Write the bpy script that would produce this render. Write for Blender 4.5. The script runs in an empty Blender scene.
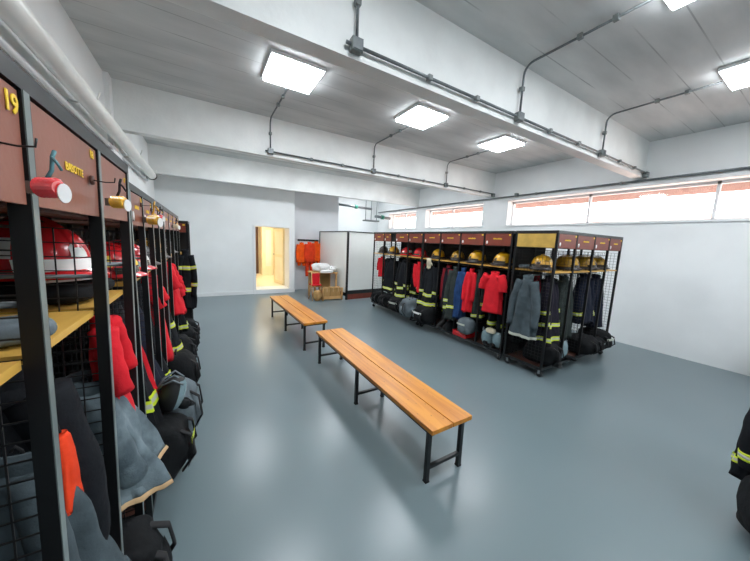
import bpy, math, random
from mathutils import Vector, Matrix, noise
PI = math.pi
sc = bpy.context.scene
COL = sc.collection
rnd = random.Random(7)

# ---------------------------------------------------------------- materials
def lin(h):
    if isinstance(h, str):
        h = h.lstrip('#'); v = [int(h[i:i+2], 16)/255 for i in (0, 2, 4)]
    else: v = h
    return tuple(((c/12.92) if c <= .04045 else ((c+.055)/1.055)**2.4) for c in v) + (1,)

def mat(name, col, rough=.6, metal=0, var=0, scale=8, bump=0, bscale=40, spec=.5, emit=None, estr=0, col2=None, coat=0):
    m = bpy.data.materials.new(name); m.use_nodes = True
    nt = m.node_tree; b = nt.nodes['Principled BSDF']
    b.inputs['Roughness'].default_value = rough; b.inputs['Metallic'].default_value = metal
    b.inputs['Specular IOR Level'].default_value = spec
    if coat: b.inputs['Coat Weight'].default_value = coat; b.inputs['Coat Roughness'].default_value = .12
    c = lin(col); b.inputs['Base Color'].default_value = c
    tc = nt.nodes.new('ShaderNodeTexCoord')
    if var or col2:
        n = nt.nodes.new('ShaderNodeTexNoise'); n.inputs['Scale'].default_value = scale; n.inputs['Detail'].default_value = 4
        nt.links.new(tc.outputs['Object'], n.inputs['Vector'])
        r = nt.nodes.new('ShaderNodeValToRGB'); r.color_ramp.elements[0].position = .35; r.color_ramp.elements[1].position = .65
        c2 = lin(col2) if col2 else tuple(min(1, x*(1+var)) for x in c[:3])+(1,)
        c1 = c if col2 else tuple(x*(1-var) for x in c[:3])+(1,)
        r.color_ramp.elements[0].color = c1; r.color_ramp.elements[1].color = c2
        nt.links.new(n.outputs['Fac'], r.inputs['Fac']); nt.links.new(r.outputs['Color'], b.inputs['Base Color'])
    if bump:
        n = nt.nodes.new('ShaderNodeTexNoise'); n.inputs['Scale'].default_value = bscale; n.inputs['Detail'].default_value = 5
        nt.links.new(tc.outputs['Object'], n.inputs['Vector'])
        bp = nt.nodes.new('ShaderNodeBump'); bp.inputs['Strength'].default_value = bump; bp.inputs['Distance'].default_value = .01
        nt.links.new(n.outputs['Fac'], bp.inputs['Height']); nt.links.new(bp.outputs['Normal'], b.inputs['Normal'])
    if emit:
        b.inputs['Emission Color'].default_value = lin(emit); b.inputs['Emission Strength'].default_value = estr
    return m

M = {}
M['wall'] = mat('white_wall_paint', '#eff2f2', .55, var=.03, scale=1.5, bump=.08, bscale=60)
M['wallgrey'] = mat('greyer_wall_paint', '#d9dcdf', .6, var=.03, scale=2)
M['beam'] = mat('white_brushed_beam_paint', '#e9ecea', .6, var=.04, scale=3, bump=.25, bscale=25)
M['trimw'] = mat('white_trim', '#eef0f0', .4, var=.01)
M['alu'] = mat('white_window_frame', '#e6e8ea', .4, var=.02)
M['steel'] = mat('galvanised_conduit', '#6c7274', .4, metal=.6, var=.1, scale=30)
M['box_grey'] = mat('grey_junction_box', '#7d8382', .45, metal=.4, var=.1, scale=30)
M['pipew'] = mat('white_duct_pipe', '#e9ebe6', .35, var=.03, scale=5)
M['black'] = mat('black_painted_steel', '#16191a', .38, var=.15, scale=20, spec=.5)
M['post'] = mat('worn_black_steel_post', '#0d0e0f', .45, metal=0, var=.2, scale=12, spec=.35)
M['post_sheen'] = mat('grey_post_front_sheen', '#7f8a88', .35, metal=.3, var=.25, scale=9)  # specular sheen of the black post fronts, put into a paler grey
M['grille'] = mat('black_wire', '#121314', .5, var=.1)
M['brown'] = mat('reddish_brown_board', '#7c3626', .42, var=.13, scale=6, bump=.05, bscale=60)
M['brownu'] = mat('unpainted_dark_board', '#54352a', .6, var=.15, scale=6)
M['brownl'] = mat('faded_reddish_brown_board', '#8a5240', .36, var=.12, scale=4, bump=.05, bscale=60)
M['gold'] = mat('ochre_board', '#c9a44e', .5, var=.1, scale=9)
M['backsheet'] = mat('dark_back_sheet', '#141516', .6, var=.1)
M['lettery'] = mat('yellow_lettering_paint', '#f0c832', .5, var=.03)
M['tagw'] = mat('white_tag_plastic', '#f2f2f0', .4, var=.01)
M['yellow'] = mat('yellow_helmet_shell', '#d6a016', .28, var=.1, scale=14, coat=.4)
M['yellow2'] = mat('scuffed_yellow_helmet_shell', '#a8801c', .4, var=.35, scale=22, coat=.2)
M['redh'] = mat('red_helmet_shell', '#cf2026', .25, var=.1, scale=10, coat=.5)
M['dredh'] = mat('dull_dark_red_shell', '#5a1a22', .5, var=.2)
M['darkh'] = mat('black_helmet_shell', '#2a2422', .35, var=.1)
M['whiteh'] = mat('white_decal', '#eeeeea', .4, var=.02)
M['brim'] = mat('black_rubber_trim', '#191919', .6, var=.1)
M['visor'] = mat('smoked_visor', '#3a3128', .12, var=.1, coat=.5)
M['orangev'] = mat('amber_visor', '#c8641e', .15, var=.1, coat=.5)
M['strap'] = mat('black_webbing', '#1a1b1d', .8, var=.1)
M['cord'] = mat('teal_cord', '#4f7f86', .7, var=.1)
M['clearp'] = mat('clear_plastic_lens', '#7f989f', .12, var=.1, scale=20, coat=.8)
M['rubber'] = mat('caster_rubber', '#3a3d3e', .6, var=.1)
M['chrome'] = mat('zinc_caster_fork', '#aab0b2', .3, metal=.8, var=.05)
M['cardboard'] = mat('cardboard', '#b28b55', .8, var=.1, scale=6)
M['pine'] = mat('pale_pine', '#cfa36a', .6, var=.12, scale=7)
M['panelw'] = mat('white_laminate_panel', '#eceee9', .35, var=.01)
M['cream'] = mat('cream_corridor_wall', '#f4e9d0', .55, var=.03, scale=3)
M['creamf'] = mat('cream_tile_floor', '#efe2c4', .3, var=.05, scale=4)
M['doorb'] = mat('dark_brown_door', '#5d4028', .5, var=.1)
M['doorc'] = mat('cream_door_leaf', '#eee0ba', .4, var=.03)
M['far'] = mat('pinkish_facade', '#d9b8ab', .8, var=.1, scale=2)
M['fard'] = mat('far_window_shade', '#8f8a88', .5, var=.1)
M['eave'] = mat('brownish_soffit', '#6a4c42', .7, var=.1)
M['green'] = mat('green_valve_paint', '#1f7a63', .4, var=.1)
M['bin'] = mat('dark_grey_plastic', '#4c5052', .5, var=.1)
def cloth(name, c, var=.18, c2=None):
    return mat(name, c, .85, var=var, scale=9, bump=.9, bscale=17, spec=.25, col2=c2)
M['navy'] = cloth('black_navy_turnout_fabric', '#101318')
M['navy2'] = cloth('navy_turnout_fabric', '#161b2a')
M['blue'] = cloth('blue_fabric', '#23406c')
M['black_c'] = cloth('black_fabric', '#0d0e10')
M['purple'] = cloth('dark_purplish_fabric', '#1f1c27')
M['green_c'] = cloth('dark_grey_green_fabric', '#2d3533')
M['grey_c'] = cloth('slate_grey_fabric', '#465156')
M['grey_m'] = cloth('mottled_grey_fleece', '#4b585e', c2='#748389')
M['red_c'] = cloth('red_shirt_fabric', '#d21f2b', .1)
M['dred'] = cloth('dark_red_fabric', '#8c2430', .15)
M['orange_c'] = cloth('orange_overall_fabric', '#ee5a14', .1)
M['orange_r'] = cloth('red_orange_overall_fabric', '#e0401c', .1)
M['bagblack'] = cloth('black_bag_nylon', '#121416')
M['baggrey'] = cloth('grey_bag_nylon', '#636d72')
M['white_c'] = cloth('white_cloth', '#e9e9e6', .05)
M['cream_c'] = cloth('cream_glove_leather', '#d9cfb4', .08)
M['tapey'] = mat('fluorescent_yellow_tape', '#cfe02a', .5, var=.05)
M['tapes'] = mat('silver_reflective_tape', '#b9bdb0', .35, var=.05)
M['binding'] = mat('tan_binding', '#c9a77c', .8, var=.05)
M['emit'] = mat('lit_diffuser', '#ffffff', .5, emit='#f4f9ff', estr=26)
M['emitw'] = mat('warm_lit_lamp', '#ffffff', .5, emit='#fff2d8', estr=34)

# ceiling: board-marked concrete
def concrete():
    m = mat('board_marked_concrete', '#a9adad', .85)
    nt = m.node_tree; b = nt.nodes['Principled BSDF']; N = nt.nodes.new; K = nt.links.new
    tc = N('ShaderNodeTexCoord'); sep = N('ShaderNodeSeparateXYZ'); K(tc.outputs['Object'], sep.inputs[0])
    mp = N('ShaderNodeMapping'); mp.inputs['Scale'].default_value = (.6, 2.2, 1); K(tc.outputs['Object'], mp.inputs[0])
    n = N('ShaderNodeTexNoise'); n.inputs['Scale'].default_value = 1.6; n.inputs['Detail'].default_value = 6; K(mp.outputs[0], n.inputs['Vector'])
    r = N('ShaderNodeValToRGB'); r.color_ramp.elements[0].position = .3; r.color_ramp.elements[1].position = .7
    r.color_ramp.elements[0].color = lin('#bdc1c1'); r.color_ramp.elements[1].color = lin('#dadcdb')
    K(n.outputs['Fac'], r.inputs['Fac'])
    dv = N('ShaderNodeMath'); dv.operation = 'DIVIDE'; dv.inputs[1].default_value = .31; K(sep.outputs['Y'], dv.inputs[0])
    fr = N('ShaderNodeMath'); fr.operation = 'FRACT'; K(dv.outputs[0], fr.inputs[0])
    lt = N('ShaderNodeMath'); lt.operation = 'LESS_THAN'; lt.inputs[1].default_value = .035; K(fr.outputs[0], lt.inputs[0])
    n2 = N('ShaderNodeTexNoise'); n2.inputs['Scale'].default_value = 1.3; K(tc.outputs['Object'], n2.inputs['Vector'])
    g = N('ShaderNodeValToRGB'); g.color_ramp.elements[0].position = .42; g.color_ramp.elements[1].position = .62
    K(n2.outputs['Fac'], g.inputs['Fac'])
    mu = N('ShaderNodeMath'); mu.operation = 'MULTIPLY'; K(lt.outputs[0], mu.inputs[0]); K(g.outputs['Color'], mu.inputs[1])
    mx = N('ShaderNodeMix'); mx.data_type = 'RGBA'; K(mu.outputs[0], mx.inputs['Factor']); K(r.outputs['Color'], mx.inputs['A']); mx.inputs['B'].default_value = lin('#a5a9a9')
    K(mx.outputs['Result'], b.inputs['Base Color'])
    bp = N('ShaderNodeBump'); bp.inputs['Strength'].default_value = .15; bp.inputs['Distance'].default_value = .02
    K(n.outputs['Fac'], bp.inputs['Height']); K(bp.outputs[0], b.inputs['Normal'])
    return m
M['ceil'] = concrete()

def floor_mat():
    m = mat('grey_blue_epoxy', '#74838a', .25, spec=.5)
    nt = m.node_tree; b = nt.nodes['Principled BSDF']; N = nt.nodes.new; K = nt.links.new
    tc = N('ShaderNodeTexCoord')
    n = N('ShaderNodeTexNoise'); n.inputs['Scale'].default_value = .7; n.inputs['Detail'].default_value = 2; K(tc.outputs['Object'], n.inputs['Vector'])
    r = N('ShaderNodeValToRGB'); r.color_ramp.elements[0].position = 0; r.color_ramp.elements[1].position = 1
    r.color_ramp.elements[0].color = lin('#66757a'); r.color_ramp.elements[1].color = lin('#738286')
    K(n.outputs['Fac'], r.inputs['Fac']); K(r.outputs['Color'], b.inputs['Base Color'])
    n2 = N('ShaderNodeTexNoise'); n2.inputs['Scale'].default_value = .9; n2.inputs['Detail'].default_value = 1; K(tc.outputs['Object'], n2.inputs['Vector'])
    mr = N('ShaderNodeMapRange'); mr.inputs['To Min'].default_value = .25; mr.inputs['To Max'].default_value = .32
    K(n2.outputs['Fac'], mr.inputs['Value']); b.inputs['Roughness'].default_value = .28
    return m
M['floor'] = floor_mat()

def wood(name, c1, c2, axis=1, rough=.32):
    m = mat(name, c1, rough, coat=.25); m.node_tree.nodes['Principled BSDF'].inputs['Coat Roughness'].default_value = .3
    nt = m.node_tree; b = nt.nodes['Principled BSDF']; N = nt.nodes.new; K = nt.links.new
    tc = N('ShaderNodeTexCoord'); mp = N('ShaderNodeMapping')
    s = [14, 14, 14]; s[axis] = 1.0; mp.inputs['Scale'].default_value = s; K(tc.outputs['Object'], mp.inputs[0])
    n = N('ShaderNodeTexNoise'); n.inputs['Scale'].default_value = 1.5; n.inputs['Detail'].default_value = 5; n.inputs['Distortion'].default_value = .6; K(mp.outputs[0], n.inputs['Vector'])
    r = N('ShaderNodeValToRGB'); r.color_ramp.elements[0].position = .3; r.color_ramp.elements[1].position = .62
    r.color_ramp.elements[0].color = lin(c2); r.color_ramp.elements[1].color = lin(c1)
    K(n.outputs['Fac'], r.inputs['Fac'])
    v = N('ShaderNodeTexVoronoi'); mp2 = N('ShaderNodeMapping'); s2 = [5.5, 5.5, 5.5]; s2[axis] = 2.2; mp2.inputs['Scale'].default_value = s2
    K(tc.outputs['Object'], mp2.inputs[0]); K(mp2.outputs[0], v.inputs['Vector'])
    r2 = N('ShaderNodeValToRGB'); r2.color_ramp.elements[0].position = .05; r2.color_ramp.elements[1].position = .13
    K(v.outputs['Distance'], r2.inputs['Fac'])
    mx = N('ShaderNodeMix'); mx.data_type = 'RGBA'; mx.inputs['A'].default_value = lin('#8a5018'); K(r2.outputs['Color'], mx.inputs['Factor']); K(r.outputs['Color'], mx.inputs['B'])
    K(mx.outputs['Result'], b.inputs['Base Color'])
    return m
M['bench'] = wood('varnished_pine_plank', '#d38c26', '#b66c10', 1, .42)
M['bencht'] = wood('varnished_pine_edge', '#a8692c', '#8a4f1c', 1)
M['shelf'] = wood('pine_shelf_board', '#d8a94e', '#bf8f3c', 0, .5)

def glass_mat():
    m = bpy.data.materials.new('window_glass'); m.use_nodes = True
    nt = m.node_tree; nt.nodes.clear(); N = nt.nodes.new; K = nt.links.new
    o = N('ShaderNodeOutputMaterial'); t = N('ShaderNodeBsdfTransparent'); t.inputs[0].default_value = (.93, .95, .95, 1)
    g = N('ShaderNodeBsdfGlossy'); g.inputs['Roughness'].default_value = .05
    mx = N('ShaderNodeMixShader'); mx.inputs[0].default_value = .06
    K(t.outputs[0], mx.inputs[1]); K(g.outputs[0], mx.inputs[2]); K(mx.outputs[0], o.inputs[0])
    return m
M['glass'] = glass_mat()

# ---------------------------------------------------------------- mesh helpers
class MB:
    def __init__(s): s.v = []; s.f = []; s.m = []; s.s = []
    def add(s, vs, fs, mi=0, smooth=False):
        o = len(s.v); s.v += [tuple(v) for v in vs]
        for f in fs: s.f.append(tuple(i+o for i in f)); s.m.append(mi); s.s.append(smooth)
        return s
    def box(s, a, b, mi=0):
        x0, y0, z0 = a; x1, y1, z1 = b
        v = [(x0,y0,z0),(x1,y0,z0),(x1,y1,z0),(x0,y1,z0),(x0,y0,z1),(x1,y0,z1),(x1,y1,z1),(x0,y1,z1)]
        return s.add(v, [(0,3,2,1),(4,5,6,7),(0,1,5,4),(1,2,6,5),(2,3,7,6),(3,0,4,7)], mi)
    def cbox(s, c, d, mi=0):
        return s.box([c[i]-d[i]/2 for i in range(3)], [c[i]+d[i]/2 for i in range(3)], mi)
    def loft(s, rings, mi=0, cap0=True, cap1=True, smooth=True):
        n = len(rings[0]); vs = [p for r in rings for p in r]; fs = []
        for k in range(len(rings)-1):
            for i in range(n):
                j = (i+1) % n
                fs.append((k*n+i, k*n+j, (k+1)*n+j, (k+1)*n+i))
        if cap0: fs.append(tuple(reversed(range(n))))
        if cap1: fs.append(tuple((len(rings)-1)*n+i for i in range(n)))
        return s.add(vs, fs, mi, smooth)
    def tube(s, pts, r, n=10, mi=0, cap=True, sq=(1, 1), smooth=True):
        pts = [Vector(p) for p in pts]; rings = []
        rs = r if isinstance(r, (list, tuple)) else [r]*len(pts)
        up = None
        for i, p in enumerate(pts):
            t = (pts[min(i+1, len(pts)-1)] - pts[max(i-1, 0)]).normalized()
            if up is None:
                up = Vector((0, 0, 1)) if abs(t.z) < .9 else Vector((1, 0, 0))
            a = t.cross(up).normalized(); b = a.cross(t).normalized(); up = b
            rings.append([p + a*math.cos(q)*rs[i]*sq[0] + b*math.sin(q)*rs[i]*sq[1] for q in (2*PI*k/n for k in range(n))])
        return s.loft(rings, mi, cap, cap, smooth)
    def cyl(s, a, b, r, n=16, mi=0): return s.tube([a, b], r, n, mi)
    def lathe(s, prof, n=24, mi=0, c=(0, 0, 0), sx=1, sy=1):
        rings = [[(c[0]+r*sx*math.cos(2*PI*k/n), c[1]+r*sy*math.sin(2*PI*k/n), c[2]+z) for k in range(n)] for r, z in prof]
        return s.loft(rings, mi)
    def grid(s, nx, ny, fn, mi=0, smooth=True):
        vs = [fn(i/nx, j/ny) for j in range(ny+1) for i in range(nx+1)]
        fs = [(j*(nx+1)+i, j*(nx+1)+i+1, (j+1)*(nx+1)+i+1, (j+1)*(nx+1)+i) for j in range(ny) for i in range(nx)]
        return s.add(vs, fs, mi, smooth)
    def build(s, name, mats, parent=None, loc=(0, 0, 0), bevel=0):
        me = bpy.data.meshes.new(name); me.from_pydata(s.v, [], s.f)
        if not isinstance(mats, (list, tuple)): mats = [mats]
        for m in mats: me.materials.append(m)
        me.polygons.foreach_set('material_index', s.m); me.polygons.foreach_set('use_smooth', s.s); me.update()
        o = bpy.data.objects.new(name, me); COL.objects.link(o); o.location = loc
        if parent: o.parent = parent
        if bevel:
            bv = o.modifiers.new('b', 'BEVEL'); bv.width = bevel; bv.segments = 2; bv.limit_method = 'ANGLE'
        return o

def thing(name, label, cat, loc=(0, 0, 0), rz=0, group=None, rx=0, ry=0, sc_=1):
    o = bpy.data.objects.new(name, None); COL.objects.link(o)
    o.location = loc; o.rotation_euler = (rx, ry, rz); o.scale = (sc_,)*3; o.empty_display_size = .1
    o['label'] = label; o['category'] = cat
    if group: o['group'] = group
    return o
def tag(o, label, cat, group=None):
    o['label'] = label; o['category'] = cat
    if group: o['group'] = group
    return o
def struct(o): o['kind'] = 'structure'; return o

def interp(t, pts):
    if t <= pts[0][0]: return pts[0][1]
    for (a, va), (b, vb) in zip(pts, pts[1:]):
        if t <= b:
            u = (t-a)/(b-a); return va+(vb-va)*u
    return pts[-1][1]

# ---------------------------------------------------------------- setting
XL, XR, YB, YF = -1.0, 6.8, -5.0, 11.2
HC = 3.66
struct(MB().box((XL-.2, YB-.2, -.12), (XR+.35, YF+.2, 0)).build('floor', M['floor']))
struct(MB().box((XL-.2, YB-.2, HC), (XR+.35, YF+.2, HC+.15)).build('ceiling', M['ceil']))
struct(MB().box((XL-.2, YB, 0), (XL, 9.05, HC)).build('wall_left', M['wall']))
struct(MB().box((XL-.2, YB-.2, 0), (XR+.35, YB, HC)).build('wall_rear', M['wall']))
# back wall with door opening x 1.30..2.30
w = MB(); DX0, DX1, DZ0, DZ1 = 1.30, 2.30, .12, 2.03
w.box((XL-.2, 9.05, 0), (DX0, 9.6, HC)); w.box((DX1, 9.05, 0), (2.46, 9.6, HC))
w.box((DX0, 9.05, DZ1), (DX1, 9.6, HC)); w.box((DX0, 9.05, 0), (DX1, 9.6, DZ0))
struct(w.build('wall_back', M['wall']))
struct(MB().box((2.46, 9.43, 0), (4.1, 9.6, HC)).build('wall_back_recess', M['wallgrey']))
w = MB(); w.box((4.1, YF, 0), (XR+.35, YF+.2, HC)); w.box((3.95, 9.6, 0), (4.1, YF+.2, HC))
struct(w.build('wall_alcove', M['wall']))
struct(MB().box((XL, 9.03, 0), (2.47, 9.05, .1)).build('baseboard_back', M['trimw']))
# right wall with three runs of high window
wins = [(-.6, 4.74), (5.52, 7.95), (8.5, 10.3)]
WT = .32
WZ0, WZ1 = 2.28, 2.9
w = MB(); w.box((XR, YB, 0), (XR+WT, YF, WZ0)); w.box((XR, YB, WZ1), (XR+WT, YF, HC))
y = YB
for a, b in wins + [(YF, YF)]:
    w.box((XR, y, WZ0), (XR+WT, a, WZ1)); y = b
struct(w.build('wall_right', M['wall']))
for k, (a, b) in enumerate(wins):
    f = MB(); t = .035
    x0, x1 = XR+.2, XR+.26
    f.box((x0, a, WZ0), (x1, b, WZ0+t)); f.box((x0, a, WZ1-.05), (x1, b, WZ1))
    mull = {0: [-.6, 1.22, 2.98, 4.74], 1: [5.52, 6.85, 7.95], 2: [8.5, 9.4, 10.3]}[k]
    for i, mm in enumerate(mull):
        c = min(max(mm, a+.02), b-.02)
        f.box((x0, c-.02, WZ0), (x1, c+.02, WZ1))
    fr = struct(f.build('window_%d' % (k+1), M['alu']))
    for ya, yb in zip(mull, mull[1:]):
        MB().box((x0+.025, ya+.02, WZ0+t), (x0+.031, yb-.02, WZ1-.05)).build('pane', M['glass'], fr)
    MB().box((XR-.03, a-.05, WZ0-.03), (XR-.0005, b+.05, WZ0+.004)).build('window_sill', M['trimw'], fr)
    MB().box((XR-.014, a-.02, WZ1+.002), (XR-.0005, b+.02, WZ1+.05)).build('window_head_trim', M['trimw'], fr)
# beams, columns
for k, y in enumerate((-1.03, 2.09, 5.2, 8.35)):
    struct(MB().box((XL, y, 3.05), (XR, y+.15, HC)).build('ceiling_beam', M['beam']))
struct(MB().box((XL, 5.05, 0), (XL+.05, 5.5, HC)).build('column', M['wall']))
struct(MB().box((XL, 1.98, 0), (XL+.05, 2.38, HC)).build('column', M['wall']))

# doorway trim + corridor
f = MB(); f.box((DX0-.06, 9.02, 0), (DX0+.012, 9.62, DZ1)); f.box((DX1-.012, 9.02, 0), (DX1+.05, 9.62, DZ1))
f.box((DX0-.06, 9.02, DZ1-.012), (DX1+.05, 9.62, DZ1+.03)); f.box((DX0-.06, 8.99, 0), (DX1+.12, 9.62, DZ0+.006))
dr = struct(f.build('door_1', M['trimw']))
w = MB(); w.box((.2, 9.6, 0), (2.95, 13.2, DZ0)); struct(w.build('floor_corridor', M['creamf']))
w = MB(); w.box((.1, 9.6, 0), (.2, 13.2, 2.6)); w.box((2.95, 9.6, 0), (3.05, 13.2, 2.6)); w.box((.1, 13.2, 0), (3.05, 13.3, 2.6))
struct(w.build('wall_corridor', M['cream']))
struct(MB().box((.1, 9.6, 2.6), (3.05, 13.3, 2.7)).build('ceiling_corridor', M['cream']))
struct(MB().box((2.06, 12.5, DZ0), (2.5, 13.19, 2.6)).build('column', M['cream']))
# open door leaf, swung into the corridor at the right
leaf = thing('corridor_door', 'cream framed door leaf standing open in the lit doorway', 'door', (2.27, 9.64, DZ0+.01), math.radians(100))
d = MB(); W_, H_ = .82, 1.88
d.box((0, -.02, 0), (.09, .02, H_)); d.box((W_-.09, -.02, 0), (W_, .02, H_)); d.box((.09, -.02, 0), (W_-.09, .02, .12)); d.box((.09, -.02, H_-.1), (W_-.09, .02, H_)); d.box((.09, -.02, .92), (W_-.09, .02, 1.02))
d.build('door_frame', M['doorc'], leaf)
MB().box((.09, -.008, .12), (W_-.09, .008, .92)).build('lower_panel', M['cream'], leaf)
MB().box((.09, -.008, 1.02), (W_-.09, .008, H_-.1)).build('upper_panel', M['cream'], leaf)
MB().cyl((W_-.05, -.06, 1.0), (W_-.05, .06, 1.0), .012).build('handle', M['steel'], leaf)
bd = thing('corridor_door', 'dark brown door at the far end of the corridor', 'door', (1.6, 13.14, DZ0))
MB().box((-.42, 0, 0), (.42, .05, 2.0)).build('door_leaf', M['doorb'], bd)
MB().box((-.32, -.01, .2), (.32, 0, .9)).build('lower_panel', M['doorb'], bd)
MB().cyl((.34, -.06, .95), (.34, 0, .95), .014).build('handle', M['steel'], bd)
pn = MB().box((2.2, 12.47, .5), (2.42, 12.499, 2.0)).build('wall_board', M['panelw']); tag(pn, 'pale upright board on the cream column in the corridor', 'board')
lamp = thing('corridor_lamp', 'square ceiling lamp in the cream corridor beyond the doorway', 'ceiling light', (1.6, 11.2, 2.6))
MB().box((-.32, -.32, -.04), (.32, .32, 0)).build('housing', M['trimw'], lamp)
MB().box((-.29, -.29, -.055), (.29, .29, -.04)).build('diffuser', M['emitw'], lamp)

# outside
struct(MB().box((7.14, -3, 2.86), (8.0, 12, 2.98)).build('eave', M['eave']))
bl = thing('neighbouring_building', 'pale pinkish building seen through the high windows', 'building', (15, 5, 0))
MB().box((0, -9, 0), (4, 9, 3.15)).build('facade', M['far'], bl)
MB().box((-.3, -9.2, 3.15), (4.2, 9.2, 3.3)).build('roof', M['trimw'], bl)
for k in range(5):
    MB().box((-.03, -7.5+k*3.4, 2.2), (0, -6+k*3.4, 2.95)).build('window', M['fard'], bl)
struct(MB().box((7.2, -30, -.3), (60, 40, -.15)).build('outside_ground', M['far']))

# ---------------------------------------------------------------- ceiling lights and conduits
LG = 'square ceiling lights'
spots = [(.97, 3.68, 'between the beams nearest the left wall lockers'),
         (2.93, 3.68, 'between the beams above the middle of the room'),
         (4.86, 3.66, 'between the beams nearest the window column'),
         (2.92, .7, 'of the near bay, cut by the top photo edge'),
         (4.96, .68, 'of the near bay at the right photo edge'),
         (.97, .68, 'x'), (1.0, -2.5, 'x'), (.97, 6.9, 'y'), (2.95, 6.9, 'y'), (4.9, 6.9, 'y'), (5.4, 9.9, 'z'), (3.0, -2.5, 'x'), (5.0, -2.5, 'x')]
for i, (x, y, s) in enumerate(spots):
    lab = {'x': 'square white lit panel light behind the camera position', 'y': 'square white lit panel light hidden above the second beam', 'z': 'square white lit panel light in the alcove ceiling'}.get(s, 'square white lit panel light ' + s)
    L = thing('ceiling_light', lab, 'ceiling light', (x, y, HC), 0, {'x': 'ceiling lights behind the camera', 'y': 'ceiling lights beyond the second beam'}.get(s, LG))
    MB().box((-.3, -.3, -.036), (.3, .3, 0)).build('housing', M['trimw'], L, bevel=.004)
    MB().box((-.28, -.28, -.058), (.28, .28, -.036)).build('diffuser', M['emit'], L)

def conduit(pts, lab, clamps=(), boxes=(), r=.013, bx=.045):
    t = thing('conduit', lab, 'conduit', (0, 0, 0))
    t.location = Vector(pts[0]); o = Vector(pts[0])
    MB().tube([Vector(p)-o for p in pts], r, 10).build('pipe', M['steel'], t)
    for c in clamps:
        c = Vector(c)-o
        MB().cbox(c, (.045, .045, .045)).build('clamp', M['box_grey'], t, bevel=.006)
    for c in boxes:
        c = Vector(c)-o
        b = MB().cbox(c, (bx*2, bx*1.4, bx*2)).build('junction_box', M['box_grey'], t, bevel=.008)
        MB().cbox((c.x, c.y-bx*.7-.003, c.z), (bx*1.7, .006, bx*1.7)).build('box_lid', M['steel'], b)
    return t
def arc_path(x, yb, zb, zc, ye):
    pts = [(x, yb, zb)]
    pts.append((x, yb, zc-.1))
    for k in range(1, 6):
        a = PI/2*k/5; pts.append((x, yb-.1*(1-math.cos(a)), zc-.1+.1*math.sin(a)))
    pts.append((x, ye, zc)); return pts
names = {2.09: 'large near beam', 5.2: 'second beam', -1.03: 'rear beam'}
for yb in (2.09, 5.2, -1.03):
    yy = yb-.036; zz = 3.12
    xs = (1.0, 2.98, 4.98)
    x0 = .92
    conduit([(x0, yy, zz), (XR-.03, yy, zz)], 'straight grey conduit with junction boxes along the face of the ' + names[yb],
            clamps=[(x, yy, zz) for x in (1.7, 2.3, 3.6, 4.3, 5.6, 6.2)], boxes=[(x, yy, zz) for x in xs]+[(XR-.08, yy, zz-.03)])
    ye = {2.09: 1.0, 5.2: 4.0, -1.03: -2.18}[yb]
    for x, w_ in zip(xs, ('the light nearest the lockers', 'the middle light', 'the light nearest the windows')):
        conduit(arc_path(x, yy-.005, zz+.05, HC-.03, ye), 'bent conduit drop climbing the %s to %s' % (names[yb], w_),
                clamps=[(x, yy, 3.4), (x, (yy+ye)/2, HC-.03), (x, (yy*.25+ye*.75), HC-.03)], r=.011)
conduit([(XR-.05, 11.1, 3.0), (XR-.05, -4, 3.0)], 'long white-grey conduit running above the high windows', clamps=[(XR-.05, y, 3.0) for y in (9.5, 7.2, 6.2, 4, 2.4, .8)], boxes=[(XR-.05, 4.5, 3.02)], r=.018)
# big white duct on left wall
t = thing('duct_pipe', 'thick white pipe running along the left wall above the lockers', 'pipe', (-.86, -4.9, 2.95))
pts = [(0, 0, 0), (0, 12.5, -.09)]
for k in range(1, 6):
    a = PI/2*k/5; pts.append((-.1*(1-math.cos(a)), 12.5+.1*math.sin(a), -.09))
MB().tube(pts, .076, 20).build('pipe', M['pipew'], t)
for y in (3.2, 6.3, 8.6, 10.7, 12.3):
    MB().tube([(-.13, y, -.13), (-.05, y, -.12), (.0, y, -.1), (.08, y, -.06), (.1, y, .0)], .008, 6).build('bracket', M['pipew'], t)
MB().cyl((0, 12.44, -.09), (0, 12.5, -.09), .085, 20).build('end_collar', M['black'], t)
t = thing('thin_pipe', 'thin pipe tucked under the thick white pipe on the left wall', 'pipe', (-.965, -4.9, 2.77))
MB().tube([(0, 0, 0), (0, 12.6, 0)], .022, 10).build('pipe', M['wallgrey'], t)
# alcove pipework
t = thing('sprinkler_pipe', 'grey pipe with green valve above the white cubicle', 'pipe', (4.12, 10.2, 3.06))
MB().tube([(0, 0, 0), (1.75, 0, -.05)], .045, 14).build('pipe', M['steel'], t)
MB().cyl((1.0, 0, -.028), (1.1, 0, -.031), .075, 16).build('valve', M['green'], t)
t = thing('sprinkler_pipe', 'lower grey pipe with green valve meeting the window wall in the alcove', 'pipe', (6.05, 10.2, 2.74))
MB().tube([(0, 0, 0), (.74, 0, -.04)], .055, 14).build('pipe', M['steel'], t)
MB().cyl((.3, 0, -.015), (.42, 0, -.02), .085, 16).build('valve', M['green'], t)
t = thing('cable_tray', 'small tray hung from the ceiling on thin rods in the alcove', 'tray', (5.75, 10.0, 2.5))
MB().box((-.3, -.15, 0), (.3, .15, .05)).build('tray', M['box_grey'], t)
for x in (-.25, 0, .25): MB().cyl((x, 0, .05), (x, 0, HC-2.5), .012, 8).build('rod', M['steel'], t)

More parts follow.
